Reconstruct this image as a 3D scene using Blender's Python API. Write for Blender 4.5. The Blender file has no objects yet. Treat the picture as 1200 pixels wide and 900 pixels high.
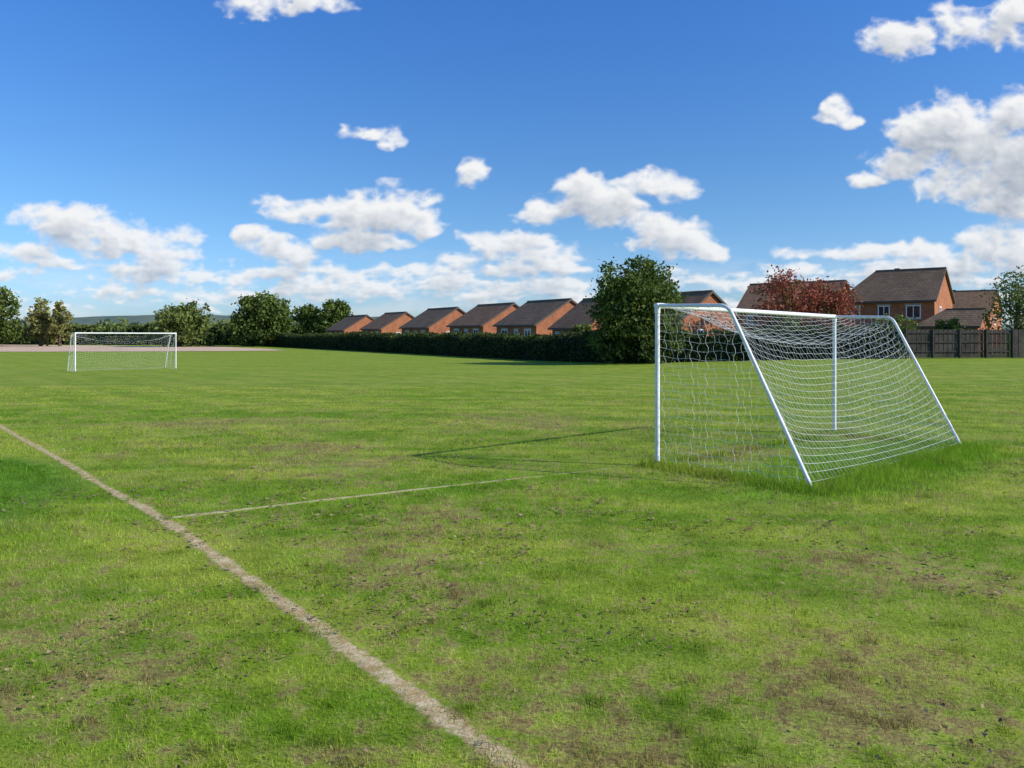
import bpy, math, random
import numpy as np
from mathutils import Vector
random.seed(7); R=np.random.default_rng(11)
scene=bpy.context.scene
scene.view_settings.view_transform='Standard'; scene.view_settings.look='None'; scene.view_settings.exposure=0

# ------------------------------------------------------------------ helpers
def link(o,parent=None):
    scene.collection.objects.link(o)
    if parent is not None: o.parent=parent
    return o
def empty(name,loc=(0,0,0)):
    e=bpy.data.objects.new(name,None); e.empty_display_size=.3; e.location=loc
    return link(e)
def mesh_np(name,V,F,mats=(),parent=None,attrs=None,smooth=False,midx=None):
    V=np.asarray(V,dtype=np.float32); F=np.asarray(F,dtype=np.int32)
    m=bpy.data.meshes.new(name); k=F.shape[1]
    m.vertices.add(len(V)); m.vertices.foreach_set('co',V.ravel())
    m.loops.add(F.size); m.loops.foreach_set('vertex_index',F.ravel())
    m.polygons.add(len(F)); m.polygons.foreach_set('loop_start',np.arange(0,F.size,k,dtype=np.int32))
    try: m.polygons.foreach_set('loop_total',np.full(len(F),k,dtype=np.int32))
    except Exception: pass
    if midx is not None: m.polygons.foreach_set('material_index',np.asarray(midx,dtype=np.int32))
    m.polygons.foreach_set('use_smooth',np.full(len(F),smooth,dtype=bool))
    for a,v in (attrs or {}).items():
        at=m.attributes.new(a,'FLOAT','POINT'); at.data.foreach_set('value',np.asarray(v,dtype=np.float32))
    m.update(calc_edges=True); m.validate()
    for x in mats: m.materials.append(x)
    o=bpy.data.objects.new(name,m); return link(o,parent)
def mesh_py(name,V,F,mats=(),parent=None,midx=None,smooth=False):
    m=bpy.data.meshes.new(name); m.from_pydata([tuple(v) for v in V],[],F); 
    for x in mats: m.materials.append(x)
    if midx: 
        for p,i in zip(m.polygons,midx): p.material_index=i
    for p in m.polygons: p.use_smooth=smooth
    m.update(); o=bpy.data.objects.new(name,m); return link(o,parent)
_tabs={}
def vnoise(x,y,seed=0):
    if seed not in _tabs: _tabs[seed]=np.random.default_rng(100+seed).random((256,256))
    t=_tabs[seed]; xi=np.floor(x).astype(int); yi=np.floor(y).astype(int)
    fx=x-xi; fy=y-yi; fx=fx*fx*(3-2*fx); fy=fy*fy*(3-2*fy)
    a=t[xi&255,yi&255]; b=t[(xi+1)&255,yi&255]; c=t[xi&255,(yi+1)&255]; d=t[(xi+1)&255,(yi+1)&255]
    return (a*(1-fx)+b*fx)*(1-fy)+(c*(1-fx)+d*fx)*fy
def fbm(x,y,oct=5,seed=0,gain=.5,billow=False):
    s=0;a=1;n=0
    for i in range(oct):
        c,sn=math.cos(.7*i),math.sin(.7*i)
        v=vnoise((x*c-y*sn)*2**i+13.7*i,(x*sn+y*c)*2**i+7.3*i,seed+i)
        if billow: v=1-np.abs(2*v-1)
        s=s+a*v; n+=a; a*=gain
    return s/n
def sstep(a,b,x):
    t=np.clip((x-a)/(b-a),0,1); return t*t*(3-2*t)
def gz(x,y):
    x=np.asarray(x,dtype=float); y=np.asarray(y,dtype=float)
    z=-.52*(1-np.exp(-np.maximum(0,y-7)/25))
    z=z+.5*sstep(0,25,x)*sstep(20,50,y)
    r=np.hypot(x+8.6,y-7.6)
    z=z+.16*(1-sstep(1.5,4.2,r))
    return z
def g(x,y): return float(gz(x,y))

# ------------------------------------------------------------------ node helpers
class NT:
    def __init__(s,nt): s.nt=nt
    def n(s,t,**kw):
        nd=s.nt.nodes.new(t)
        for k,v in kw.items(): setattr(nd,k,v)
        return nd
    def put(s,sock,v):
        if isinstance(v,bpy.types.NodeSocket): s.nt.links.new(v,sock)
        else: sock.default_value=v
    def math(s,op,a,b=None,c=None,clamp=False):
        nd=s.n('ShaderNodeMath',operation=op); nd.use_clamp=clamp
        s.put(nd.inputs[0],a)
        if b is not None: s.put(nd.inputs[1],b)
        if c is not None: s.put(nd.inputs[2],c)
        return nd.outputs[0]
    def mix(s,f,a,b,bt='MIX'):
        nd=s.n('ShaderNodeMix',data_type='RGBA',blend_type=bt)
        s.put(nd.inputs[0],f); s.put(nd.inputs[6],a if not isinstance(a,tuple) else (*a,1)); s.put(nd.inputs[7],b if not isinstance(b,tuple) else (*b,1))
        return nd.outputs[2]
    def noise(s,vec,scale,detail=3,rough=.55,dist=0):
        nd=s.n('ShaderNodeTexNoise'); s.put(nd.inputs['Vector'],vec); nd.inputs['Scale'].default_value=scale
        nd.inputs['Detail'].default_value=detail; nd.inputs['Roughness'].default_value=rough; nd.inputs['Distortion'].default_value=dist
        return nd.outputs[0]
    def ramp(s,v,a,b,lo=0.,hi=1.):
        nd=s.n('ShaderNodeMapRange',interpolation_type='SMOOTHSTEP'); s.put(nd.inputs[0],v)
        nd.inputs[1].default_value=a; nd.inputs[2].default_value=b; nd.inputs[3].default_value=lo; nd.inputs[4].default_value=hi
        return nd.outputs[0]
    def vscale(s,vec,sc,rot=0):
        nd=s.n('ShaderNodeMapping'); s.put(nd.inputs[0],vec); nd.inputs['Scale'].default_value=sc; nd.inputs['Rotation'].default_value=(0,0,rot)
        return nd.outputs[0]
def newmat(name):
    m=bpy.data.materials.new(name); m.use_nodes=True; nt=m.node_tree; nt.nodes.clear()
    N=NT(nt); out=N.n('ShaderNodeOutputMaterial'); return m,N,out
def simple(name,col,rough=.6,nscale=0,var=.25,bump=0,spec=.3,metal=0,coord='Object'):
    m,N,out=newmat(name); b=N.n('ShaderNodeBsdfPrincipled'); b.inputs['Roughness'].default_value=rough
    b.inputs['Specular IOR Level'].default_value=spec; b.inputs['Metallic'].default_value=metal
    if nscale:
        tc=N.n('ShaderNodeTexCoord').outputs[coord]; nz=N.noise(tc,nscale,5,.6)
        c=N.mix(N.ramp(nz,.3,.7),tuple(x*(1-var) for x in col),tuple(min(1,x*(1+var)) for x in col))
        N.put(b.inputs['Base Color'],c)
        if bump:
            bp=N.n('ShaderNodeBump'); bp.inputs['Strength'].default_value=bump; bp.inputs['Distance'].default_value=.02
            N.put(bp.inputs['Height'],nz); N.put(b.inputs['Normal'],bp.outputs[0])
    else: b.inputs['Base Color'].default_value=(*col,1)
    N.put(out.inputs[0],b.outputs[0]); return m

# ------------------------------------------------------------------ grass colour shared by turf and blades
LDIR=math.atan2(.77,-.637)     # pitch long axis
def grass_col(N):
    pos=N.n('ShaderNodeNewGeometry').outputs['Position']
    sx=N.n('ShaderNodeSeparateXYZ'); N.put(sx.inputs[0],pos); X,Y=sx.outputs[0],sx.outputs[1]
    big=N.noise(pos,.16,3,.5); mid=N.noise(pos,.9,5,.66); fine=N.noise(pos,7,5,.72)
    al=N.vscale(pos,(.10,.85,1),-LDIR)          # streaks along mowing direction
    stk=N.noise(al,1.3,4,.6)
    al2=N.vscale(pos,(.06,.9,1),-.25)
    stk2=N.noise(al2,.9,3,.55)
    g1=(.140,.250,.014); g2=(.245,.355,.024); g3=(.40,.430,.064)
    c=N.mix(N.ramp(mid,.36,.66),g1,g2)
    c=N.mix(N.math('MULTIPLY',N.ramp(stk,.42,.66),.70),c,g3)
    c=N.mix(N.math('MULTIPLY',N.ramp(stk2,.45,.65),.50),c,g3)
    c=N.mix(N.math('MULTIPLY',N.ramp(big,.42,.62),.3),c,(.175,.325,.015))
    # mowing passes, broad and soft
    wv=N.n('ShaderNodeTexWave'); wv.wave_type='BANDS'; wv.bands_direction='Y'; N.put(wv.inputs['Vector'],N.vscale(pos,(1,1,1),-LDIR)); wv.inputs['Scale'].default_value=.16; wv.inputs['Distortion'].default_value=1.2; wv.inputs['Detail'].default_value=2; wv.inputs['Detail Scale'].default_value=.4
    c=N.mix(N.math('MULTIPLY',N.ramp(wv.outputs['Fac'],.35,.65),.34),c,(.120,.245,.013))
    # worn areas
    def blob(cx,cy,rx,ry,rot=0):
        mp=N.n('ShaderNodeMapping'); mp.vector_type='TEXTURE'; N.put(mp.inputs[0],pos)
        mp.inputs['Location'].default_value=(cx,cy,0); mp.inputs['Rotation'].default_value=(0,0,rot); mp.inputs['Scale'].default_value=(rx,ry,100)
        ln=N.n('ShaderNodeVectorMath',operation='LENGTH'); N.put(ln.inputs[0],mp.outputs[0])
        return N.ramp(ln.outputs['Value'],.2,1.25,1,0)
    w=None
    for b in [(-.75,6.2,.8,2.4,.15),(-2.7,11.6,1.3,2.8,.5),(.2,3.3,1.3,1.1,0),(1.8,3.8,1.8,.9,0),(3.4,12.0,1.3,.9,.7),(-3.0,4.6,.8,1.8,.9),(2.9,5.8,1.4,.8,0),(.5,17,2.5,3,0.4),(-6,16.5,3.5,1.6,.2)]:
        q=blob(*b); w=q if w is None else N.math('MAXIMUM',w,q)
    wn=N.math('ADD',N.math('MULTIPLY',fine,.66),N.math('MULTIPLY',mid,.5))
    wn=N.math('ADD',wn,N.math('MULTIPLY',w,.08))
    straw=N.ramp(wn,.565,.71)
    c=N.mix(N.math('MULTIPLY',straw,.54),c,(.44,.37,.14))
    soil=N.ramp(N.math('ADD',wn,N.math('MULTIPLY',N.noise(pos,22,3,.6),.28)),.79,.87)
    c=N.mix(N.math('MULTIPLY',soil,.72),c,(.245,.165,.075))
    # lush bank
    r=blob(-8.6,7.6,4.0,4.0); lush=N.ramp(N.math('ADD',r,N.math('MULTIPLY',mid,.3)),.16,.42)
    c=N.mix(lush,c,N.mix(N.ramp(fine,.3,.7),(.080,.185,.013),(.145,.285,.022)))
    # lush rim around the goal
    lg=blob(4.95,10.7,3.9,1.3,.80); c=N.mix(N.math('MULTIPLY',N.ramp(N.math('ADD',lg,N.math('MULTIPLY',fine,.3)),.2,.6),.6),c,(.150,.31,.02))
    # turf turns brighter yellow-green towards the far end
    far=N.ramp(Y,14,60); c=N.mix(N.math('MULTIPLY',far,.45),c,(.270,.385,.026))
    v=N.ramp(N.noise(pos,2.2,4,.65),.3,.7,.82,1.12)
    hs=N.n('ShaderNodeHueSaturation'); N.put(hs.inputs['Color'],c); N.put(hs.inputs['Value'],v)
    return hs.outputs[0],pos,fine
def turf_shader(N,out,override=None):
    c,pos,fine=grass_col(N)
    f2=N.noise(pos,45,4,.7)
    c=N.mix(N.ramp(f2,.3,.62),N.mix(1.,c,(.58,.55,.50),'MULTIPLY'),c)
    if override: c=override(c,pos)
    b=N.n('ShaderNodeBsdfPrincipled'); b.inputs['Roughness'].default_value=.9; b.inputs['Specular IOR Level'].default_value=.1
    N.put(b.inputs['Base Color'],c)
    h=N.math('ADD',N.math('MULTIPLY',f2,.5),N.math('ADD',fine,N.noise(pos,1.6,3,.5)))
    bp=N.n('ShaderNodeBump'); bp.inputs['Strength'].default_value=.4; bp.inputs['Distance'].default_value=.03
    N.put(bp.inputs['Height'],h); N.put(b.inputs['Normal'],bp.outputs[0]); N.put(out.inputs[0],b.outputs[0])
def mat_turf():
    m,N,out=newmat('turf'); turf_shader(N,out); return m
def mat_blade():
    m,N,out=newmat('grass_blade'); c,pos,fine=grass_col(N)
    at=N.n('ShaderNodeAttribute',attribute_name='tone').outputs['Fac']
    hs=N.n('ShaderNodeHueSaturation'); N.put(hs.inputs['Color'],c); N.put(hs.inputs['Value'],N.ramp(at,0,1,.72,1.9))
    c=N.mix(N.ramp(at,.87,.96,0,.8),hs.outputs[0],(.50,.42,.20))
    d=N.n('ShaderNodeBsdfDiffuse'); t=N.n('ShaderNodeBsdfTranslucent'); N.put(d.inputs[0],c); N.put(t.inputs[0],c)
    mx=N.n('ShaderNodeMixShader'); mx.inputs[0].default_value=.4; N.put(mx.inputs[1],d.outputs[0]); N.put(mx.inputs[2],t.outputs[0])
    N.put(out.inputs[0],mx.outputs[0]); return m
def mat_leaf(name,dark,light,extra=None):
    m,N,out=newmat(name); at=N.n('ShaderNodeAttribute',attribute_name='tone').outputs['Fac']
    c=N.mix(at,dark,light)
    if extra:
        pos=N.n('ShaderNodeNewGeometry').outputs['Position']; c=N.mix(N.ramp(N.noise(pos,.9,2),.50,.66),c,extra)
    d=N.n('ShaderNodeBsdfPrincipled'); d.inputs['Roughness'].default_value=.65; d.inputs['Specular IOR Level'].default_value=.25
    t=N.n('ShaderNodeBsdfTranslucent'); N.put(d.inputs['Base Color'],c); N.put(t.inputs[0],c)
    mx=N.n('ShaderNodeMixShader'); mx.inputs[0].default_value=.25; N.put(mx.inputs[1],d.outputs[0]); N.put(mx.inputs[2],t.outputs[0])
    N.put(out.inputs[0],mx.outputs[0]); return m

M_turf=mat_turf(); M_blade=mat_blade()
M_bark=simple('bark',(.12,.085,.06),.9,6,.35,.4)

# ------------------------------------------------------------------ ground
def sinh_axis(a,b,n,s):
    t=np.linspace(np.arcsinh(a/s),np.arcsinh(b/s),n); return np.sinh(t)*s
xs=sinh_axis(-4500,4500,321,9); ys=sinh_axis(-40,5000,300,11)
GX,GY=np.meshgrid(xs,ys); GZ=gz(GX,GY)
V=np.stack([GX,GY,GZ],-1).reshape(-1,3); nx=len(xs)
i,j=np.meshgrid(np.arange(nx-1),np.arange(len(ys)-1)); a=(j*nx+i).ravel()
mesh_np('grass_field',V,np.stack([a,a+1,a+nx+1,a+nx],1),[M_turf],smooth=True)

def strip(name,pts,w,mat,h=.004,step=.05,fade=None):
    """flat marking sheet, wider than the worn line, its outer rows dip into the turf; 'across' runs -1..1"""
    P=[]; 
    for p,q in zip(pts[:-1],pts[1:]):
        n=max(2,int(math.dist(p,q)/step)); 
        for k in range(n): P.append((p[0]+(q[0]-p[0])*k/n,p[1]+(q[1]-p[1])*k/n))
    P.append(pts[-1]); P=np.array(P); T=np.gradient(P,axis=0); T/=np.linalg.norm(T,axis=1)[:,None]; Nn=np.stack([-T[:,1],T[:,0]],1)
    s=np.arange(len(P))*step
    C=P+Nn*((fbm(s*.5,s*0+.5,3,40)-.5)*.05)[:,None]
    rows=[-1.35,-.85,0,.85,1.35]; V=[];at=[];fd=[]
    for r in rows:
        A=C+Nn*r*w; V.append(np.c_[A,gz(A[:,0],A[:,1])+(h if abs(r)<1 else -.008)]); at.append(np.full(len(P),float(r))); fd.append(np.zeros(len(P)) if fade is None else sstep(fade[0],fade[1],s))
    V=np.concatenate(V); n=len(P); k=np.arange(n-1)
    F=np.concatenate([np.stack([r*n+k,(r+1)*n+k,(r+1)*n+k+1,r*n+k+1],1) for r in range(4)])[:,::-1]
    V[:,2]=np.where(np.isnan(V[:,2]),0,V[:,2])
    o=mesh_np(name,V,F,[mat],attrs={'across':np.concatenate(at),'fade':np.concatenate(fd)},smooth=True)
    if o.data.polygons[0].normal.z<0: o.data.flip_normals()
    return o,C
def mat_line(name,c1,c2,edge,soft=.22):
    m,N,out=newmat(name)
    def ov(gc,pos):
        a=N.noise(pos,9,5,.7); b2=N.noise(pos,60,4,.75)
        c=N.mix(N.ramp(a,.35,.65),c1,c2); c=N.mix(N.ramp(b2,.38,.62),N.mix(1.,c,(.66,.58,.46),'MULTIPLY'),c)
        ac=N.n('ShaderNodeAttribute',attribute_name='across').outputs['Fac']; fd=N.n('ShaderNodeAttribute',attribute_name='fade').outputs['Fac']
        d=N.math('ABSOLUTE',ac)
        k=N.math('ADD',d,N.math('MULTIPLY',N.math('SUBTRACT',N.noise(pos,15,5,.75),.5),1.5))
        k=N.math('ADD',k,N.math('MULTIPLY',N.math('SUBTRACT',N.noise(pos,2.2,3),.5),1.0))
        k=N.math('ADD',k,N.math('MULTIPLY',fd,.55))
        return N.mix(N.ramp(k,edge-soft,edge+soft),c,gc)
    turf_shader(N,out,ov); return m
L1=[(1.6,1.1),(0,3.11),(-1.55,5.15),(-3.2,7.28),(-6.5,11.35),(-10.0,15.6),(-20,28.0),(-30,40)]
L2=[(-3.2,7.28),(-1.0,8.85),(1.45,10.45)]
_,C1=strip('pitch_sideline',L1,.10,mat_line('worn_line',(.50,.37,.19),(.70,.59,.38),.50))
_,C2=strip('pitch_goal_line',L2,.078,mat_line('faded_line',(.52,.47,.22),(.70,.65,.40),.52),h=.006,fade=(2.6,6.0))

# ------------------------------------------------------------------ grass blades
def blades(x,y,h,w,tone,lean=.6):
    n=len(x); z=gz(x,y); a=R.random(n)*6.283; dx=np.cos(a)*w/2; dy=np.sin(a)*w/2
    la=R.random(n)*6.283; ll=R.random(n)*lean*h
    V=np.empty((n,3,3)); V[:,0]=np.stack([x-dx,y-dy,z-.002],1); V[:,1]=np.stack([x+dx,y+dy,z-.002],1)
    V[:,2]=np.stack([x+np.cos(la)*ll,y+np.sin(la)*ll,z+h],1)
    return V.reshape(-1,3),np.repeat(tone,3)
n=500000; y0,y1=2.3,30.
yy=(y0**.3+R.random(n)*(y1**.3-y0**.3))**(1/.3); xx=(R.random(n)*2-1)*(.74*yy+.6)
dl=np.full(n,9.)
for C,wd in ((C1,.085),(C2,.06)):
    Cn=C[(C[:,1]<33)][::5]
    for k0 in range(0,n,40000):
        s=slice(k0,k0+40000); 
        d=np.min(np.hypot(xx[s,None]-Cn[None,:,0],yy[s,None]-Cn[None,:,1]),axis=1)-wd/2
        dl[s]=np.minimum(dl[s],d)
pn=.55*fbm(xx*7,yy*7,3,5)+.6*fbm(xx*.9,yy*.9,4,9)
lim=.10*(fbm(xx*14,yy*14,3,33)-.5)*1.6
keep=(dl>R.normal(0,.02,n)+lim)|(R.random(n)<.25)
keep&=R.random(n)<np.clip(1.15-1.3*np.clip(pn-.55,0,1)*3,.30,1)
xx,yy,dl=xx[keep],yy[keep],dl[keep]; n=len(xx)
sc=np.clip(yy/5,.8,4)**.6
hh=(.011+.016*R.random(n)**1.7)*sc**.55*(1+.8*fbm(xx*1.5,yy*1.5,2,3)); ww=(.0028+.0022*R.random(n))*sc
hh*=np.clip(.45+dl*5,.4,1)
tone=np.clip(R.random(n)*.78+.35*fbm(xx*3,yy*3,2,15)-.05,0,1)
lush=np.hypot(xx+8.6,yy-7.6)<3.6; hh[lush]*=1.7; tone[lush]*=.75
V1,T1=blades(xx,yy,hh,ww,tone,1.2)
# goal geometry (world metres)
GA=np.array([1.93,10.57]); GB=np.array([5.87,14.5])
BA=np.array([3.32,8.72]); BB=np.array([7.05,12.42])
segs=[(BA,BB,16000,.20,.12),(GA,BA,8000,.13,.085),(GB,BB,6000,.14,.09),(GA,GB,5000,.10,.07),(BA,BB,14000,.50,.07)]
VX=[];TX=[]
for p,q,nn,sp,h in segs:
    t=R.random(nn); x=p[0]+(q[0]-p[0])*t+R.normal(0,sp,nn); y=p[1]+(q[1]-p[1])*t+R.normal(0,sp,nn)
    hb=h*(.45+.75*R.random(nn))*(.6+.8*fbm(x*2,y*2,2,23)); v,tt=blades(x,y,hb,.005+.004*R.random(nn),R.random(nn)*.85,.9); VX.append(v);TX.append(tt)
for (cx,cy,nn,sp,h) in [(1.93,10.57,700,.10,.12),(3.32,8.72,700,.13,.13),(5.87,14.5,500,.12,.12),(7.05,12.42,700,.16,.13)]:
    x=cx+R.normal(0,sp,nn); y=cy+R.normal(0,sp,nn); v,tt=blades(x,y,h*(.4+.7*R.random(nn)),np.full(nn,.006),R.random(nn)*.85,.8); VX.append(v);TX.append(tt)
for k in range(520):
    cy=2.6+R.random()**1.3*16; cx=(R.random()*2-1)*.72*cy; nn=45
    x=cx+R.normal(0,.035,nn); y=cy+R.normal(0,.035,nn); v,tt=blades(x,y,.028+.022*R.random(nn),np.full(nn,.0045),R.random(nn)*.6,1.); VX.append(v);TX.append(tt)
V=np.concatenate([V1]+VX); T=np.concatenate([T1]+TX); F=np.arange(len(V)).reshape(-1,3)
mesh_np('mown_grass',V,F,[M_blade],attrs={'tone':T})

def litter():
    n=24000; y=2.5+R.random(n)**1.35*14; x=(R.random(n)*2-1)*(.7*y+.4)
    m=fbm(x*1.3+3,y*1.3,5,31)+.11*sstep(-.5,2.0,x)*(y<7)+.12*np.exp(-((x+.7)**2/.6+(y-6)**2/4)); k=m>R.normal(.60,.05,n); x,y=x[k],y[k]; n=len(x)
    s=(.004+.015*R.random(n)**2.2)*np.clip(y/4.5,.8,2); Vs=np.empty((n,4,3)); a=R.random(n)*6.28
    for q,(u,v) in enumerate([(-1,-.5),(1,-.6),(.8,.6),(-.9,.5)]):
        u=u*(.6+.6*R.random(n)); v=v*(.5+.8*R.random(n))
        Vs[:,q,0]=x+(u*np.cos(a)-v*np.sin(a))*s; Vs[:,q,1]=y+(u*np.sin(a)+v*np.cos(a))*s; Vs[:,q,2]=gz(x,y)+.012+.018*R.random(n)
    mesh_np('leaf_litter',Vs.reshape(-1,3),np.arange(n*4).reshape(-1,4),[mat_leaf('dry_litter',(.15,.095,.045),(.42,.32,.17))],attrs={'tone':np.repeat(R.random(n)**1.3,4)})
litter()

# ------------------------------------------------------------------ gravel track on the left
def poly_sheet(name,pts,mat,h):
    V=[(x,y,g(x,y)+h) for x,y in pts]; return mesh_py(name,V,[list(range(len(V)))],[mat])
M_gravel=simple('pale_gravel',(.60,.43,.29),.95,.25,.12,.1,.1)
poly_sheet('gravel_track',[(-75,90),(-63,91),(-40,93.5),(-27.5,97),(-34,110),(-45,124),(-64,134),(-100,150),(-135,152),(-130,92)],M_gravel,.03)

# ------------------------------------------------------------------ goals
def mat_paint():
    m,N,out=newmat('white_paint'); pos=N.n('ShaderNodeNewGeometry').outputs['Position']
    nz=N.noise(pos,5,5,.7); f=N.noise(pos,38,4,.7)
    c=N.mix(N.ramp(nz,.35,.7),(.84,.84,.83),(.72,.72,.69)); c=N.mix(N.ramp(f,.66,.72),c,(.28,.20,.14))
    b=N.n('ShaderNodeBsdfPrincipled'); b.inputs['Roughness'].default_value=.45; N.put(b.inputs['Base Color'],c); N.put(out.inputs[0],b.outputs[0]); return m
M_paint=mat_paint(); M_net=simple('white_net_cord',(.82,.82,.80),.7); M_steel=simple('galvanised_fitting',(.35,.36,.37),.45,12,.2,0,.5,.6)
def tubes(name,splines,rad,mat,parent,res=3,smooth=True):
    cu=bpy.data.curves.new(name,'CURVE'); cu.dimensions='3D'; cu.bevel_depth=rad; cu.bevel_resolution=res; cu.use_fill_caps=True
    for pts in splines:
        sp=cu.splines.new('POLY'); sp.points.add(len(pts)-1)
        for k,p in enumerate(pts): sp.points[k].co=(p[0],p[1],p[2],1)
        sp.use_smooth=smooth
    cu.materials.append(mat); o=bpy.data.objects.new(name,cu); return link(o,parent)
def bend(pts,r=.12,n=6):
    out=[pts[0]]
    for a,b,c in zip(pts[:-2],pts[1:-1],pts[2:]):
        a,b,c=map(lambda v:np.array(v,float),(a,b,c)); p=b+(a-b)/np.linalg.norm(a-b)*r; q=b+(c-b)/np.linalg.norm(c-b)*r
        for k in range(n+1):
            t=k/n; out.append(tuple((1-t)**2*p+2*t*(1-t)*b+t*t*q))
    out.append(pts[-1]); return out
def goal(A,B,CA,CB,H,top,cell,cord,sagv=.46):
    """A,B post feet; CA,CB feet of the rear stanchions"""
    e=empty('football_goal')
    A3=np.array([*A,g(*A)]);B3=np.array([*B,g(*B)]);CA3=np.array([*CA,g(*CA)]);CB3=np.array([*CB,g(*CB)])
    up=np.array([0,0,1.]); At=A3+up*H; Bt=B3+up*H
    dA=(CA3-A3); dA[2]=0; dA/=np.linalg.norm(dA); dB=(CB3-B3); dB[2]=0; dB/=np.linalg.norm(dB)
    Ab=At+dA*top-up*.03; Bb=Bt+dB*top-up*.03
    tubes('post_near',[[tuple(A3-up*.1),tuple(At+up*.0)]],.032,M_paint,e,5); tubes('post_far',[[tuple(B3-up*.1),tuple(Bt)]],.032,M_paint,e,5)
    ov=(Bt-At)/np.linalg.norm(Bt-At); tubes('crossbar',[[tuple(At-ov*.034),tuple(Bt+ov*.034)]],.034,M_paint,e,5)
    tubes('stanchion_near',[bend([tuple(At),tuple(Ab),tuple(CA3-up*.05)])],.023,M_paint,e,4)
    tubes('stanchion_far',[bend([tuple(Bt),tuple(Bb),tuple(CB3-up*.05)])],.023,M_paint,e,4)
    tubes('post_sleeves',[[tuple(A3-up*.02),tuple(A3+up*.07)],[tuple(B3-up*.02),tuple(B3+up*.07)]],.040,M_steel,e,4)
    tubes('corner_joints',[[tuple(At-up*.10),tuple(At+up*.005)],[tuple(Bt-up*.10),tuple(Bt+up*.005)],[tuple(At+ov*.03),tuple(At+ov*.14)],[tuple(Bt-ov*.14),tuple(Bt-ov*.03)]],.038,M_paint,e,4)
    tubes('peg_plates',[[tuple(CA3),tuple(CA3+up*.05)],[tuple(CB3),tuple(CB3+up*.05)]],.032,M_steel,e,3)
    W=np.linalg.norm(B3-A3); l2=np.linalg.norm(CA3-Ab); L=top+l2; vt=top/L
    nu=int(W/cell); nv=int(L/cell)
    def P(u,v):
        u=np.asarray(u,float)[...,None]; v=np.asarray(v,float)[...,None]
        t1=np.clip(v/vt,0,1); t2=np.clip((v-vt)/(1-vt),0,1)
        pa=At+(Ab-At)*t1+(CA3-Ab)*t2; pb=Bt+(Bb-Bt)*t1+(CB3-Bb)*t2
        p=pa+(pb-pa)*u
        s=(4*u*(1-u))**.62; bm=np.where(v<vt,np.sin(t1*math.pi/2),np.cos(t2*math.pi/2)**.9)
        off=-up*sagv*s*bm + (-(dA+dB)/2)*.22*s*bm
        sw=.05*np.abs(np.sin(u*math.pi*11))*np.sin(np.clip(v*2.2,0,1)*math.pi)
        ir=.05*(vnoise(u*6,v*6,50)-.5)*2*np.sin(v*math.pi)
        return p+off-up*(sw*.5)+up*ir+(dA)*ir
    sp=[]
    vv=np.linspace(0,1,nv*2+1); uu=np.linspace(0,1,nu*2+1)
    for k in range(nu+1):
        u=k/nu; z=(.16/nu)*np.where((np.arange(nv*2+1)//2+k)%2==0,1,-1)*np.sin(np.clip(vv,0,1)*math.pi)**.3
        sp.append([tuple(q) for q in P(np.clip(u+z,0,1),vv)])
    for k in range(nv+1):
        v=k/nv; sp.append([tuple(q) for q in P(uu,np.full_like(uu,v))])
    for F3,T3,b3,C3,dd,sg in ((A3,At,Ab,CA3,dA,1),(B3,Bt,Bb,CB3,dB,-1)):
        D=np.linalg.norm((C3-F3)[:2]); inw=ov*sg
        def prof(s):
            return H if s<=top else max(.02,H*(D-s)/(D-top))
        ns=int(D/cell); nz=int(H/cell)
        def Q(s,z): 
            bul=.10*math.sin(min(1,s/D)*math.pi)*math.sin(min(1,z/H)*math.pi)+.03*math.sin(s*9+z*4)
            zz=z-.07*math.sin(min(1,s/D)*math.pi)*(z/H)+.012*math.sin(s*13+z*5)
            return tuple(F3+(C3-F3)*(s/D)*np.array([1,1,0])+up*(zz+(C3[2]-F3[2])*s/D)+inw*bul*1.0)
        for k in range(ns+1):
            s=D*k/ns; h=prof(s); m=max(2,int(h/cell)*2)
            sp.append([Q(s+cell*.16*(1 if (q//2+k)%2 else -1)*(0<q<m)*(0<k<ns),h*q/m) for q in range(m+1)])
        for k in range(nz+1):
            z=H*k/nz; smax=D-(D-top)*z/H; m=max(2,int(smax/cell)*2)
            sp.append([Q(smax*q/m,z) for q in range(m+1)])
    tubes('goal_net',sp,cord,M_net,e,0,False)
    gr=[tuple(P(np.array(q/40.),np.array(1.))+up*.02) for q in range(41)]
    tubes('ground_rope',[gr],cord*1.8,M_net,e,1)
    return e
goal(GA,GB,BA,BB,2.13,1.15,.108,.0017)
FA=np.array([-23.2,42.3]); FB=np.array([-19.5,46.2]); fb=np.array([-.62,.785])
goal(FB,FA,FB+fb*2.3,FA+fb*2.3,2.08,1.1,.13,.0016)

# ------------------------------------------------------------------ foliage
def leafquads(C,size,tone,flat=0.):
    n=len(C); a=R.normal(size=(n,3)); a[:,2]*=(1-flat); a/=np.linalg.norm(a,axis=1)[:,None]
    b=R.normal(size=(n,3)); b-=a*np.sum(a*b,1)[:,None]; b/=np.linalg.norm(b,axis=1)[:,None]
    s=(size*(.6+.8*R.random(n)))[:,None]; w=.62
    V=np.stack([C-a*s,C-b*s*w,C+a*s,C+b*s*w],1).reshape(-1,3)
    return V,np.arange(n*4).reshape(-1,4),np.repeat(tone,4)
def frust(p,q,r0,r1,n=7):
    p=np.array(p,float);q=np.array(q,float); d=q-p; d/=np.linalg.norm(d); a=np.cross(d,[.3,.9,.2]); a/=np.linalg.norm(a); b=np.cross(d,a)
    V=[];F=[]
    for c,r in ((p,r0),(q,r1)):
        for k in range(n): t=6.283*k/n; V.append(c+(a*math.cos(t)+b*math.sin(t))*r)
    for k in range(n): F.append([k,(k+1)%n,n+(k+1)%n,n+k])
    return V,F
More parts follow.
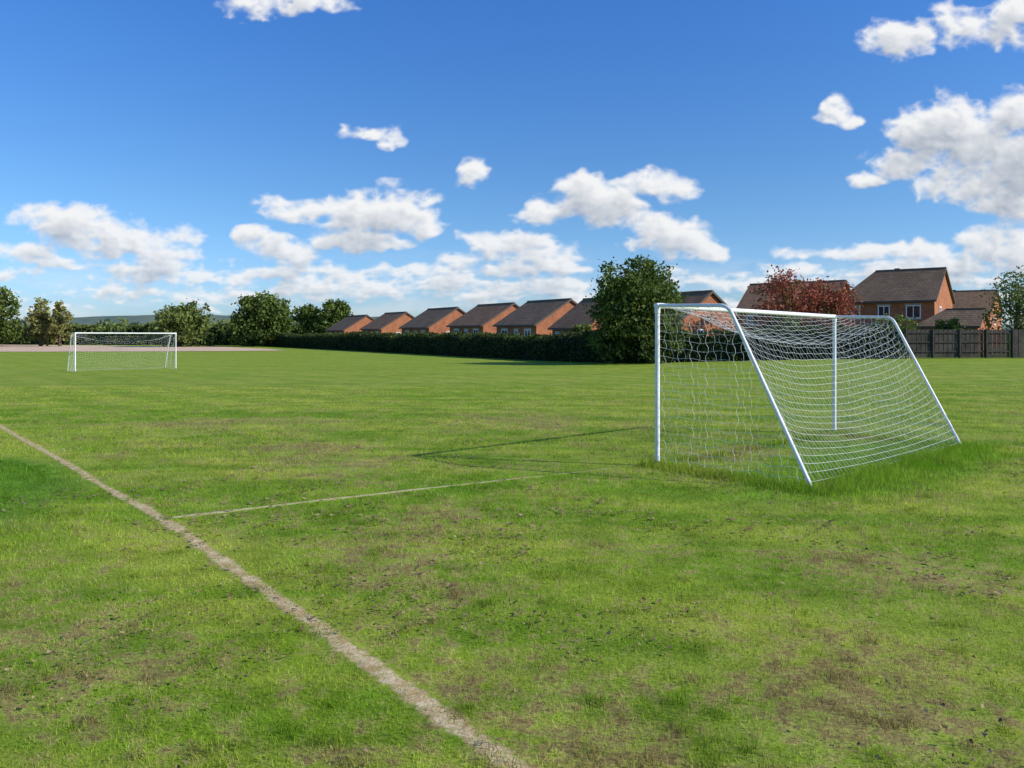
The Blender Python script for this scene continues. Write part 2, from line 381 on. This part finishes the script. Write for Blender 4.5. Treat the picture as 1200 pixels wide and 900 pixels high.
def tree(name,x,y,H,W,mat,trunk=.25,base=.15,nclump=150,per=45,leaf=.14,lobes=9,airy=1.,shape=1.,low=.12):
    global R
    R=np.random.default_rng(int(abs(x)*100+abs(y)*37))
    z=g(x,y); e=empty(name,(x,y,z)); V=[];F=[]
    def add(a):
        o=len(V); V.extend(a[0]); F.extend([[i+o for i in f] for f in a[1]])
    r=H*.03*(.8+trunk); t0=H*(base+.15)
    add(frust((0,0,-.1),(0,0,t0),r*1.4,r)); add(frust((0,0,t0),(.02*W,0,H*.85),r,r*.25))
    LB=[]
    for k in range(lobes):
        a=k*2.4+R.random()*.6; zz=H*(base+.14+(.97-base-.3)*((k+.5)/lobes)); 
        prof=math.sin(math.pi*min(.97,max(low,((zz/H-base)/(1-base))*(.94-low)+low)))**.7
        rr=W/2*prof*.55*(.85+.3*R.random()); c=np.array([math.cos(a)*rr,math.sin(a)*rr,zz]); s=W*.26*(.8+.4*R.random())*(.75+.35*prof)
        LB.append((c,np.array([s,s,s*.85*shape]))); add(frust((0,0,max(t0*.8,zz-.22*H)),tuple(c),r*.45,r*.12,5))
    LB.append((np.array([0,0,H*.86]),np.array([W*.22,W*.22,H*.14]))); LB.append((np.array([0,0,H*(base+.5*(1-base))]),np.array([W*.36,W*.36,H*.28])))
    mesh_py('trunk',V,F,[M_bark],e)
    cc=[];tt=[]
    for k in range(nclump):
        c,s=LB[R.integers(len(LB))]; d=R.normal(size=3); d/=np.linalg.norm(d); q=c+d*s*(.55+.5*R.random()**.6)
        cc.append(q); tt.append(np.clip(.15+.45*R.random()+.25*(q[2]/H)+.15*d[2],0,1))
    cc=np.array(cc);tt=np.array(tt)
    cs=W*.055*airy; P=np.repeat(cc,per,0)+R.normal(size=(nclump*per,3))*cs*np.array([1,1,.75]); P[:,2]=np.maximum(P[:,2],.05)
    T=np.clip(np.repeat(tt,per)+R.normal(0,.13,nclump*per),0,1)
    a,b,c=leafquads(P,leaf,T); mesh_np('foliage',a,b,[mat],e,{'tone':c}); return e
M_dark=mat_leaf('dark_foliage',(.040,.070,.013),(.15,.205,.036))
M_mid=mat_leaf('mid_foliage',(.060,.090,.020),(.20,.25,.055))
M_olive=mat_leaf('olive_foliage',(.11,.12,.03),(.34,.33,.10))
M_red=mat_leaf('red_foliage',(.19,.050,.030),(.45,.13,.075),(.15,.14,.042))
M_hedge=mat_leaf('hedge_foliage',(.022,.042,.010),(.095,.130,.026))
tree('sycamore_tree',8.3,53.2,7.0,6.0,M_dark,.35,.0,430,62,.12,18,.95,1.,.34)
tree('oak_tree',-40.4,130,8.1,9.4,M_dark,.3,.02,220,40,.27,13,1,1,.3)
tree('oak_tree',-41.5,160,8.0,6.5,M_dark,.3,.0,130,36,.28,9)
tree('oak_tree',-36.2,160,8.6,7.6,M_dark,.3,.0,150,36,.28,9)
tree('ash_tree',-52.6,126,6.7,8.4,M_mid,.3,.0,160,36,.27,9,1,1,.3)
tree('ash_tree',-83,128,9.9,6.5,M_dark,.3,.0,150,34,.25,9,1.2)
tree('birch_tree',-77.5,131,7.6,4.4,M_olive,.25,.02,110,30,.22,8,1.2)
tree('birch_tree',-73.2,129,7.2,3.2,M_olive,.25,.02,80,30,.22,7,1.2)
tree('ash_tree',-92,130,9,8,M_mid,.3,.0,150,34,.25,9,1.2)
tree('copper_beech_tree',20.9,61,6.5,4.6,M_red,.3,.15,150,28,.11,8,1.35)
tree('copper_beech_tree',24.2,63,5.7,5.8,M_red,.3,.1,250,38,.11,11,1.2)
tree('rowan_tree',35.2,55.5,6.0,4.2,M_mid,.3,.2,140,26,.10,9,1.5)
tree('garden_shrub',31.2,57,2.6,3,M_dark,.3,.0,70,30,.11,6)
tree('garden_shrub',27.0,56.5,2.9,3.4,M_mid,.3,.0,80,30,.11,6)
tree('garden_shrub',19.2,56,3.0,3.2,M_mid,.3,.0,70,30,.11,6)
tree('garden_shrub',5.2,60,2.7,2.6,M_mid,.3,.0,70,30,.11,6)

def hedge(name,pts,w,h,mat,dens,leaf,hn=.12):
    e=empty(name,(pts[0][0],pts[0][1],0)); ox,oy=pts[0]
    P=[]
    for p,q in zip(pts[:-1],pts[1:]):
        n=max(2,int(math.dist(p,q)/.6))
        for k in range(n): P.append((p[0]+(q[0]-p[0])*k/n,p[1]+(q[1]-p[1])*k/n))
    P.append(pts[-1]); P=np.array(P); T=np.gradient(P,axis=0); T/=np.linalg.norm(T,axis=1)[:,None]; Nn=np.stack([-T[:,1],T[:,0]],1)
    s=np.r_[0,np.cumsum(np.linalg.norm(np.diff(P,axis=0),axis=1))]; n=len(P)
    hf=lambda s_: h*(1+hn*(2*fbm(s_*.35,s_*0,3,60)-1))
    hh=hf(s); z=gz(P[:,0],P[:,1]); V=[]
    for (o,f) in ((-.42,0),(-.42,.86),(.42,.86),(.42,0)):
        V.append(np.c_[P+Nn*w*o-[ox,oy],z+hh*f-(.1 if f==0 else 0)])
    V=np.concatenate(V); F=[]
    for r in range(3):
        for k in range(n-1): F.append([r*n+k,r*n+k+1,(r+1)*n+k+1,(r+1)*n+k])
    F.append([0,n,2*n,3*n]); F.append([n-1,2*n-1,3*n-1,4*n-1][::-1])
    mesh_py('branch_core',V,F,[simple('hedge_core',(.012,.020,.008),.95)],e)
    N_=int(s[-1]*(2*h+w)*dens); t=R.random(N_)*s[-1]; px=np.interp(t,s,P[:,0]); py=np.interp(t,s,P[:,1]); nx_=np.interp(t,s,Nn[:,0]); ny_=np.interp(t,s,Nn[:,1])
    H=hf(t); q=R.random(N_)*(2*h+w); o=np.empty(N_); zz=np.empty(N_)
    a=q<h; b=(q>=h)&(q<h+w); c=q>=h+w
    o[a]=-w/2; zz[a]=q[a]/h; o[b]=(q[b]-h)-w/2; zz[b]=1; o[c]=w/2; zz[c]=(q[c]-h-w)/h
    bul=.12*w*(fbm(t*1.1,zz*2,2,70)-.5)*2; o=o*(1+bul)*(1-.12*np.clip(zz,0,1)**3)+R.normal(0,.08,N_); zq=zz*H*.98+R.normal(0,.05,N_)+.45*np.clip(vnoise(t*2.,t*0,77)-.62,0,1)*(zz>.95)
    C=np.c_[px+nx_*o-ox,py+ny_*o-oy,gz(px,py)+np.maximum(zq,.02)]
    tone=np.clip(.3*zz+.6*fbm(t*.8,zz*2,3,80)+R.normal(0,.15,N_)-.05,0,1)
    A,B,Cc=leafquads(C,leaf,tone); mesh_np('foliage',A,B,[mat],e,{'tone':Cc}); return e
hedge('field_hedge',[(24.6,50.6),(16,52),(8,53.5),(2.7,62),(-8.8,82),(-20,100.5),(-33,121),(-50,150)],1.6,2.0,M_hedge,85,.10,.2)
hedge('garden_hedge',[(-46,142),(-62,146),(-85,150),(-120,152)],4,3.4,M_mid,12,.30,.45)

def distant_mass(name,mat,x0,x1,y0,y1,n,h0,h1,leaf,per):
    Cs=[];Ts=[]
    for k in range(n):
        x=x0+(x1-x0)*R.random(); y=y0+(y1-y0)*R.random(); h=h0+(h1-h0)*R.random()**2; r=h*(.45+.3*R.random()); m=per
        d=R.normal(size=(m,3)); d/=np.linalg.norm(d,axis=1)[:,None]; d[:,2]=np.abs(d[:,2])**.8; rad=(.7+.35*R.random(m))[:,None]
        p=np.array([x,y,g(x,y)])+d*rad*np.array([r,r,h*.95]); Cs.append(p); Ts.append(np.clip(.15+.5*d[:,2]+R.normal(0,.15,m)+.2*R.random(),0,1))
    A,B,C=leafquads(np.concatenate(Cs),leaf,np.concatenate(Ts)); return mesh_np(name,A,B,[mat],attrs={'tone':C})
distant_mass('distant_trees',M_mid,-150,-38,158,200,60,3.0,6.0,.42,260)
distant_mass('distant_woodland',mat_leaf('hazy_woodland',(.085,.12,.085),(.16,.20,.12)),-520,120,420,640,150,7,13,1.5,150)

# ------------------------------------------------------------------ hills
def hills(name,y,prof,col1,col2,depth):
    xs=np.linspace(-3800,3800,260); V=[];F=[]; hs=prof(xs); n=len(xs)
    rows=[(0,0),( .35,.55),(.7,.9),(1.,1.),(1.5,.6)]
    for f,hf in rows: V.append(np.c_[xs,np.full(n,y+depth*f),np.maximum(-.6,hs*hf-1)])
    V=np.concatenate(V)
    for r in range(len(rows)-1):
        for k in range(n-1): F.append([r*n+k,r*n+k+1,(r+1)*n+k+1,(r+1)*n+k])
    m,N,out=newmat(name+'_hazy_fields'); pos=N.n('ShaderNodeNewGeometry').outputs['Position']; v=N.n('ShaderNodeTexVoronoi'); N.put(v.inputs['Vector'],N.vscale(pos,(1,.35,2))); v.inputs['Scale'].default_value=.006
    sp=N.n('ShaderNodeSeparateColor'); N.put(sp.inputs[0],v.outputs['Color']); nz=N.noise(pos,.02,4,.7)
    c=N.mix(N.math('MULTIPLY',sp.outputs[0],N.ramp(nz,.3,.6)),col1,col2); d=N.n('ShaderNodeBsdfDiffuse'); N.put(d.inputs[0],c); N.put(out.inputs[0],d.outputs[0])
    return mesh_np(name,V,np.array(F),[m],smooth=True)
hills('hills',1900,lambda x: 14+30*np.exp(-((x+900)/700)**2)+26*fbm(x/420,x*0,4,90)+3*vnoise(x/18,x*0,91),(.085,.130,.125),(.21,.25,.16),500)  # bluish colours carry the distance haze, painted in with the fields

# ------------------------------------------------------------------ houses
def mat_brick():
    m,N,out=newmat('red_brick'); tc=N.n('ShaderNodeTexCoord').outputs['Object']
    sx=N.n('ShaderNodeSeparateXYZ'); N.put(sx.inputs[0],tc); cb=N.n('ShaderNodeCombineXYZ'); N.put(cb.inputs[0],N.math('ADD',sx.outputs[0],sx.outputs[1])); N.put(cb.inputs[1],sx.outputs[2])
    b=N.n('ShaderNodeTexBrick'); N.put(b.inputs['Vector'],cb.outputs[0]); b.inputs['Scale'].default_value=1; b.inputs['Brick Width'].default_value=.225; b.inputs['Row Height'].default_value=.075; b.inputs['Mortar Size'].default_value=.005
    b.inputs['Color1'].default_value=(.46,.155,.065,1); b.inputs['Color2'].default_value=(.34,.11,.05,1); b.inputs['Mortar'].default_value=(.42,.29,.20,1)
    c=N.mix(N.ramp(N.noise(tc,1.2,4),.3,.7),N.mix(1.,b.outputs[0],(.8,.8,.8),'MULTIPLY'),b.outputs[0])
    p=N.n('ShaderNodeBsdfPrincipled'); p.inputs['Roughness'].default_value=.9; p.inputs['Specular IOR Level'].default_value=.15; N.put(p.inputs['Base Color'],c); N.put(out.inputs[0],p.outputs[0]); return m
def mat_tile(name,c1,c2):
    m,N,out=newmat(name); tc=N.n('ShaderNodeTexCoord').outputs['Object']; sx=N.n('ShaderNodeSeparateXYZ'); N.put(sx.inputs[0],tc)
    cb=N.n('ShaderNodeCombineXYZ'); N.put(cb.inputs[0],sx.outputs[0]); N.put(cb.inputs[1],N.math('MULTIPLY',sx.outputs[2],1.0))
    b=N.n('ShaderNodeTexBrick'); N.put(b.inputs['Vector'],cb.outputs[0]); b.inputs['Scale'].default_value=1; b.inputs['Brick Width'].default_value=.33; b.inputs['Row Height'].default_value=.17; b.inputs['Mortar Size'].default_value=.018
    b.inputs['Color1'].default_value=(*c1,1); b.inputs['Color2'].default_value=(*c2,1); b.inputs['Mortar'].default_value=tuple(x*.45 for x in c1)+(1,)
    c=N.mix(N.ramp(N.noise(tc,.8,5,.65),.35,.7),b.outputs[0],N.mix(1.,b.outputs[0],(.75,.78,.75),'MULTIPLY'))
    p=N.n('ShaderNodeBsdfPrincipled'); p.inputs['Roughness'].default_value=.9; p.inputs['Specular IOR Level'].default_value=.15; N.put(p.inputs['Base Color'],c); N.put(out.inputs[0],p.outputs[0]); return m
M_brick=mat_brick(); M_tile=mat_tile('brown_roof_tiles',(.29,.195,.12),(.22,.145,.09)); M_tile2=mat_tile('russet_roof_tiles',(.36,.21,.12),(.27,.155,.09))
M_frame=simple('white_upvc',(.80,.80,.79),.4); M_glass=simple('window_glass',(.03,.04,.05),.08,0,spec=.9); M_fascia=simple('dark_fascia',(.10,.07,.055),.6); M_sill=simple('stone_sill',(.42,.38,.32),.8,8,.15)
def box(V,F,x0,x1,y0,y1,z0,z1):
    o=len(V); V+= [(x0,y0,z0),(x1,y0,z0),(x1,y1,z0),(x0,y1,z0),(x0,y0,z1),(x1,y0,z1),(x1,y1,z1),(x0,y1,z1)]
    F+= [[o+i for i in f] for f in ([3,2,1,0],[4,5,6,7],[0,1,5,4],[1,2,6,5],[2,3,7,6],[3,0,4,7])]
def house(x,y,zb,ang,L,W,eave,rise,hip=0,tile=None,wins=(),gwins=(),chim=True,name='brick_house'):
    tile=tile or M_tile; e=empty(name,(x,y,zb)); e.rotation_euler=(0,0,ang)
    l,w=L/2,W/2; hl=l-hip
    V=[(-l,-w,0),(l,-w,0),(l,w,0),(-l,w,0),(-l,-w,eave),(l,-w,eave),(l,w,eave),(-l,w,eave),(l,0,eave+rise),( -l,0,eave+rise)]
    if hip: F=[[0,1,5,4],[2,3,7,6],[3,0,4,7],[1,2,6,8,5]]
    else: F=[[0,1,5,4],[2,3,7,6],[3,0,4,9,7],[1,2,6,8,5]]
    V2=[v for v in V]; 
    if hip: V2=V2[:9]
    mesh_py('walls',V2,F,[M_brick],e)
    ov=.3; vo=.18; sl=rise/w; t=.14; ye=-(w+ov); ze=eave-ov*sl+.05; zr=eave+rise+.05
    V=[];F=[]
    def slab(q):
        o=len(V); n=len(q); V.extend([(a,b,c+t) for a,b,c in q]); V.extend(q)
        F.append([o+i for i in range(n)]); F.append([o+n+i for i in range(n)][::-1])
        for i in range(n): F.append([o+i,o+n+i,o+n+(i+1)%n,o+(i+1)%n])
    xl=-(l+(ov if hip else vo)); xr=l+vo; rl=-hl if hip else xl
    slab([(xl,ye,ze),(xr,ye,ze),(xr,0,zr),(rl,0,zr)]); slab([(xr,-ye,ze),(xl,-ye,ze),(rl,0,zr),(xr,0,zr)])
    if hip: slab([(xl,-ye,ze),(xl,ye,ze),(rl,0,zr)])
    mesh_py('roof',V,F,[tile],e)
    V=[];F=[]; box(V,F,rl,xr,-.09,.09,zr+.06,zr+t+.05); mesh_py('ridge_tiles',V,F,[tile],e)
    V=[];F=[]; box(V,F,xl+.02,xr-.02,ye-.10,ye-.003,ze-.04,ze+.09); mesh_py('gutter',V,F,[M_fascia],e)
    V=[(xr+.003,ye,ze-.06),(xr+.03,ye,ze-.06),(xr+.03,ye,ze+t),(xr+.003,ye,ze+t),(xr+.003,0,zr-.06),(xr+.03,0,zr-.06),(xr+.03,0,zr+t),(xr+.003,0,zr+t)]
    F=[[0,1,2,3],[1,5,6,2],[3,2,6,7],[0,3,7,4],[0,4,5,1]]; V+= [(a,-b,c) for a,b,c in V]; F+=[[i+8 for i in f][::-1] for f in F]
    mesh_py('barge_boards',V,F,[M_fascia],e)
    Vf=[];Ff=[];Vg=[];Fg=[];Vs=[];Fs=[]
    for c,b,ww,hh in wins:
        box(Vg,Fg,c-ww/2+.05,c+ww/2-.05,-w-.012,-w+.05,b+.05,b+hh-.05)
        for a in ((c-ww/2,c-ww/2+.09,b,b+hh),(c+ww/2-.09,c+ww/2,b,b+hh),(c-ww/2+.09,c+ww/2-.09,b,b+.09),(c-ww/2+.09,c+ww/2-.09,b+hh-.09,b+hh),(c-.035,c+.035,b+.09,b+hh-.09)): box(Vf,Ff,a[0],a[1],-w-.05,-w+.02,a[2],a[3])
        box(Vs,Fs,c-ww/2-.08,c+ww/2+.08,-w-.09,-w+.02,b-.10,b-.003); box(Vs,Fs,c-ww/2-.1,c+ww/2+.1,-w-.02,-w+.02,b+hh+.003,b+hh+.16)
    for c,b,ww,hh in gwins:
        box(Vg,Fg,l-.05,l+.012,c-ww/2+.05,c+ww/2-.05,b+.05,b+hh-.05)
        for a in ((c-ww/2,c-ww/2+.09,b,b+hh),(c+ww/2-.09,c+ww/2,b,b+hh),(c-ww/2+.09,c+ww/2-.09,b,b+.09),(c-ww/2+.09,c+ww/2-.09,b+hh-.09,b+hh),(c-.035,c+.035,b+.09,b+hh-.09)): box(Vf,Ff,l-.02,l+.05,a[0],a[1],a[2],a[3])
        box(Vs,Fs,l-.02,l+.09,c-ww/2-.08,c+ww/2+.08,b-.10,b-.003)
    if Vf:
        mesh_py('window_frames',Vf,Ff,[M_frame],e); mesh_py('window_glass',Vg,Fg,[M_glass],e); mesh_py('sills',Vs,Fs,[M_sill],e)
    V=[];F=[]; box(V,F,l*.3-.45,l*.3+.45,-w-.03,-w+.02,0,2.05); mesh_py('back_door',V,F,[M_frame],e)
    if chim:
        V=[];F=[]; box(V,F,-.2,.2,.25,.65,eave+rise*.6,eave+rise+.35); mesh_py('flue_stack',V,F,[M_fascia],e)
    return e
a1=math.atan2(-.85,.52); r1=np.array([.522,-.853])
for t,d,zr,tl,L in [(-.182,135,4.6,0,9),(-.133,121,4.75,1,8),(-.0686,102,4.85,0,8.5),(.002,91,5.0,1,8.2),(.0729,79,4.95,0,7.6),(.136,67,4.6,1,5.0),(.250,64,4.95,1,8)]:
    P=np.array([t*d,d]); c=P-r1*L/2; W=8 if d>67 else 7
    house(c[0],c[1],zr-7.45,a1,L,W,5.0,2.4,tile=(M_tile,M_tile2)[tl],wins=[(-L*.28,3.45,1.2,1.1),(L*.02,3.6,.7,.9),(L*.30,3.45,1.2,1.1),(-L*.28,.9,1.6,1.2)],gwins=[(-1.2,3.5,.75,1.0)],chim=False)
a2=math.atan2(-.64,.77); r2=np.array([.769,-.639]); b2=np.array([.639,.769])
def byc(t,d,L,W): C=np.array([t*d,d]); return C-r2*L/2+b2*W/2
c=byc(.5305,68,7.9,7.2); house(c[0],c[1],-.4,a2,7.9,7.2,4.95,2.75,hip=2.2,wins=[(-2.7,3.35,1.25,1.15),(-.1,3.35,1.0,1.15),(2.3,3.35,1.2,1.15),(-2.3,.9,2.0,1.2)],gwins=[(-1.5,3.4,.8,1.0)])
c=byc(.402,78,9.8,7.5); house(c[0],c[1],-.5,a2,9.8,7.5,4.55,2.8,tile=M_tile2,wins=[(-3.2,3.0,1.25,1.1),(0,3.0,1.0,1.1),(3,3.0,1.2,1.1)],gwins=[(-1.5,3.1,.8,1.0)])
c=byc(.60,86,8.5,7.5); house(c[0],c[1],-.5,a2,8.5,7.5,4.5,2.3,tile=M_tile2,wins=[(-2.5,3,1.2,1.1),(1.5,3,1.2,1.1)],gwins=[(-1,3.1,.8,1)])
c=byc(.585,60.5,4.2,4.2); house(c[0],c[1],0,a2,4.2,4.2,2.2,1.2,hip=1.6,chim=False,name='brick_garage')

# ------------------------------------------------------------------ timber fence
def fence(pts,h):
    e=empty('timber_fence',(pts[0][0],pts[0][1],0)); ox,oy=pts[0]; V=[];F=[];VP=[];FP=[]
    def obox(V,F,c,d,hl,ht,z0,z1):
        n=(-d[1],d[0]); o=len(V)
        for z in (z0,z1):
            for a,b in ((-hl,-ht),(hl,-ht),(hl,ht),(-hl,ht)): V.append((c[0]+d[0]*a+n[0]*b-ox,c[1]+d[1]*a+n[1]*b-oy,z))
        F.extend([[o+i for i in f] for f in ([3,2,1,0],[4,5,6,7],[0,1,5,4],[1,2,6,5],[2,3,7,6],[3,0,4,7])])
    for p,q in zip(pts[:-1],pts[1:]):
        L=math.dist(p,q); d=((q[0]-p[0])/L,(q[1]-p[1])/L); n=int(L/.15); nn=(-d[1],d[0])
        for k in range(n):
            s=(k+.5)*.15; off=.0 if k%2 else .016; c=(p[0]+d[0]*s+nn[0]*off,p[1]+d[1]*s+nn[1]*off); z=g(*c); obox(V,F,c,d,.068,.008,z+.05,z+h-.03*random.random())
        for k in range(int(L/1.8)+1):
            s=k*1.8; c=(p[0]+d[0]*s-nn[0]*.08,p[1]+d[1]*s-nn[1]*.08); z=g(*c); obox(VP,FP,c,d,.05,.05,z-.1,z+h+.02)
        for zz in (.4,1.0,1.6):
            for k in range(int(L/1.8)):
                s=k*1.8+.9; c=(p[0]+d[0]*s-nn[0]*.035,p[1]+d[1]*s-nn[1]*.035); z=g(*c); obox(VP,FP,c,d,.845,.02,z+zz,z+zz+.08)
    mesh_py('boards',V,F,[simple('weathered_boards',(.062,.054,.046),.9,1.5,.4,.3)],e); mesh_py('posts_and_rails',VP,FP,[simple('fence_posts',(.060,.052,.045),.9,2,.3)],e)
fence([(24.9,50.4),(33.5,51.2),(52,53.5)],1.85)

# ------------------------------------------------------------------ clouds : a high dome of cumulus patches
du=.00115; U=np.arange(-1.35,1.35,du); Vv=np.arange(.006,.60,du); UU,VV=np.meshgrid(U,Vv)
f=lambda px:(px-600)/933
B=[(345,3,62,15,.8),(300,16,22,9,.5),(408,153,17,9,.7),(430,158,28,8,.8),(460,164,14,10,.6),(555,208,18,17,.8),(458,215,13,9,.5),(490,232,22,8,.5),
(68,258,55,20,1),(95,268,55,24,1),(40,262,30,12,1),(135,285,70,20,1),(30,296,40,12,.9),(195,300,35,11,.9),(200,276,28,11,.6),(175,318,70,18,1),(222,328,32,16,1),(60,308,45,8,.8),(120,345,80,9,.5),(20,322,30,8,.5),
(360,248,52,15,1),(425,246,60,22,1),(440,262,70,20,1),(488,266,28,18,1),(420,282,58,16,1),(455,290,30,9,.9),(292,274,20,10,.8),(322,290,34,16,1),(345,302,30,14,1),(330,318,60,10,.8),
(395,325,75,14,.9),(440,338,60,16,1),(370,342,50,10,.8),(480,335,30,12,.8),(525,336,34,17,.9),(545,350,34,12,.8),(300,345,60,10,.6),(250,350,60,9,.5),(268,328,25,9,.7),
(572,282,36,12,1),(605,290,48,18,1),(635,298,42,20,1),(655,315,34,15,1),(545,305,22,9,.7),(600,315,50,12,.8),(600,338,60,13,.8),(655,338,45,15,.9),(690,350,40,12,.7),(500,318,30,8,.6),
(682,222,32,18,1),(695,240,52,22,1),(720,250,40,20,1),(655,248,34,14,.9),(632,238,14,12,.6),(615,255,12,8,.5),(765,220,44,18,1),(795,230,26,15,1),(740,212,22,7,.7),
(772,268,30,17,1),(800,285,42,22,1),(825,297,26,17,1),(750,282,22,9,.7),(860,335,50,12,.5),(800,330,60,9,.5),
(1052,48,32,24,.9),(1075,38,25,14,.8),(1130,38,30,26,1),(1165,42,45,22,.9),(1190,15,28,14,.8),(1110,12,18,8,.4),
(978,130,18,15,.9),(995,142,14,8,.7),
(1080,155,42,28,1),(1120,150,42,36,1),(1150,180,65,40,1),(1190,140,36,30,1),(1200,200,65,50,1),(1060,190,40,20,1),(1018,212,22,9,.8),(1130,215,55,24,1),(1190,240,50,28,1),(1250,190,60,60,1),
(945,298,40,8,.7),(1010,300,55,13,.9),(1075,296,45,13,.9),(1165,288,38,26,1),(1195,300,40,30,1),(1110,310,70,18,1),(1050,322,80,15,.9),(1150,330,80,16,.9),(930,320,50,9,.6),(980,335,60,9,.6),(1240,310,60,36,1)]
for k in range(30): B.append((-150+k*50+random.uniform(-20,20),random.uniform(340,368),random.uniform(16,38),random.uniform(3,6.5),random.uniform(.45,.75)))
for k in range(60):   # sky outside the photograph's field of view
    sgn=random.choice((-1,1)); px=600+sgn*random.uniform(700,1250); py=random.choice((random.uniform(60,240),random.uniform(240,345))); s=(390-py)/160
    for q in range(3): B.append((px+random.uniform(-40,40),py+random.uniform(-10,10),40+35*s*random.random(),10+14*s*random.random(),1))
wx=(fbm(UU*26,VV*34,4,200)-.5); wy=(fbm(UU*26+50,VV*34+20,4,210)-.5)
Uw=UU+wx*.026; Vw=VV+wy*.020
K=8.
acc=np.zeros_like(UU); 
for (cx,cy,rx,ry,st) in B:
    u0=f(cx); v0=(390-cy)/933; a=rx/933*1.08; b=ry/933*1.12
    i0=max(0,int((u0-3.0*a-U[0])/du)); i1=min(len(U),int((u0+3.0*a-U[0])/du)); j0=max(0,int((v0-3*b-Vv[0])/du)); j1=min(len(Vv),int((v0+3*b-Vv[0])/du))
    if i1<=i0 or j1<=j0: continue
    s=(slice(j0,j1),slice(i0,i1)); uu=(Uw[s]-u0)/a; vv=(Vw[s]-v0)/b; vv=np.where(vv<0,vv*1.35,vv)
    d=1-(uu*uu+vv*vv); val=(st-.12)*np.clip(d,-8,1)
    acc[s]+=np.exp(K*val)*(d>-8)
D=np.log(acc+1e-9)/K
lowf=sstep(.16,.02,VV)
bill=fbm(UU*50,VV*70,4,220,.45,True); fn=fbm(UU*30,VV*48,6,230,.5); fl=fbm(UU*42,VV*150,4,260,.5)
Fd=D*.9+(bill-.55)*.75+(fn-.5)*1.3+lowf*((fl-.5)*1.5-.10)
Fd=np.where(D<-1.2,-1,Fd)
alpha=sstep(-.20,.66,Fd)*(1-.15*lowf)
thin=.28*sstep(.50,.75,fbm(UU*9,VV*40,5,240))*sstep(.13,.03,VV)*1.0
alpha=np.maximum(alpha,thin)
O=np.zeros_like(alpha); wsum=0
for k in range(1,11):
    dj=int(k*.0042/du); di=int(k*.0026/du); w=1-.06*k
    sh=np.zeros_like(alpha); sh[:-dj,:-di]=np.clip(Fd[dj:,di:],0,.9); O+=w*sh; wsum+=w
O/=wsum
relief=np.zeros_like(alpha); dj=4;di=3; Fs=np.clip(Fd,-.2,1.6); relief[:-dj,:-di]=(Fs[:-dj,:-di]-Fs[dj:,di:])
shade=np.clip(1.03-1.0*np.clip(O-.13,0,1)+.38*relief,0,1)
keepv=alpha>.01
idx=np.arange(alpha.size).reshape(alpha.shape); q=keepv[:-1,:-1]|keepv[1:,:-1]|keepv[:-1,1:]|keepv[1:,1:]
F=np.stack([idx[:-1,:-1][q],idx[:-1,1:][q],idx[1:,1:][q],idx[1:,:-1][q]],1)
used=np.unique(F); rm=np.full(alpha.size,-1,dtype=np.int64); rm[used]=np.arange(len(used)); F=rm[F]
dirs=np.stack([UU.ravel()[used],np.ones(len(used)),VV.ravel()[used]],1); dirs/=np.linalg.norm(dirs,axis=1)[:,None]
Vc=dirs*5600+np.array([0,0,1.7])
m,N,out=newmat('cumulus'); al=N.n('ShaderNodeAttribute',attribute_name='cloud_cover').outputs['Fac']; sd=N.n('ShaderNodeAttribute',attribute_name='sunlit').outputs['Fac']
c=N.mix(sd,(.34,.40,.50),(.90,.91,.925)); em=N.n('ShaderNodeEmission'); N.put(em.inputs[0],c); em.inputs[1].default_value=1.0
tr=N.n('ShaderNodeBsdfTransparent'); mx=N.n('ShaderNodeMixShader'); N.put(mx.inputs[0],al); N.put(mx.inputs[1],tr.outputs[0]); N.put(mx.inputs[2],em.outputs[0]); N.put(out.inputs[0],mx.outputs[0])
try: m.cycles.emission_sampling='NONE'
except Exception: pass
mesh_np('sky_clouds',Vc,F,[m],attrs={'cloud_cover':alpha.ravel()[used],'sunlit':shade.ravel()[used]},smooth=True)

# ------------------------------------------------------------------ light
el=math.radians(31.3); sd_=Vector((.958*math.cos(el),-.285*math.cos(el),math.sin(el)))
w=bpy.data.worlds.new('World'); scene.world=w; w.use_nodes=True; nt=w.node_tree; nt.nodes.clear(); N=NT(nt)
sk=N.n('ShaderNodeTexSky',sky_type='NISHITA'); sk.sun_disc=False; sk.sun_elevation=el; sk.sun_rotation=math.atan2(.958,-.285); sk.air_density=1.0; sk.dust_density=.6; sk.ozone_density=2.5
hs=N.n('ShaderNodeHueSaturation'); hs.inputs['Saturation'].default_value=1.18; N.put(hs.inputs['Color'],sk.outputs[0])
tc=N.n('ShaderNodeTexCoord').outputs['Generated']; sx=N.n('ShaderNodeSeparateXYZ'); N.put(sx.inputs[0],tc)
t1=N.mix(N.ramp(sx.outputs[2],.0,.16),(.72,.97,1.52),(.70,.96,1.28)); t2=N.mix(N.ramp(sx.outputs[2],.16,.42),t1,(.62,1.0,1.50))
bg=N.n('ShaderNodeBackground'); N.put(bg.inputs[0],N.mix(1.,hs.outputs[0],t2,'MULTIPLY')); bg.inputs[1].default_value=.118; o=N.n('ShaderNodeOutputWorld'); N.put(o.inputs[0],bg.outputs[0])
sl=bpy.data.lights.new('sun','SUN'); sl.energy=5.0; sl.angle=math.radians(.5); sl.color=(1,.94,.84); so=bpy.data.objects.new('sun',sl); link(so); so.rotation_euler=sd_.to_track_quat('Z','Y').to_euler(); so.location=(20,-10,20)
# ------------------------------------------------------------------ camera
cam=bpy.data.cameras.new('camera'); cam.sensor_width=36; cam.lens=28; cam.shift_y=-.05; cam.clip_end=12000; cam.clip_start=.1
co=bpy.data.objects.new('camera',cam); link(co); co.location=(0,0,1.7); co.rotation_euler=(math.radians(90),0,0); scene.camera=co
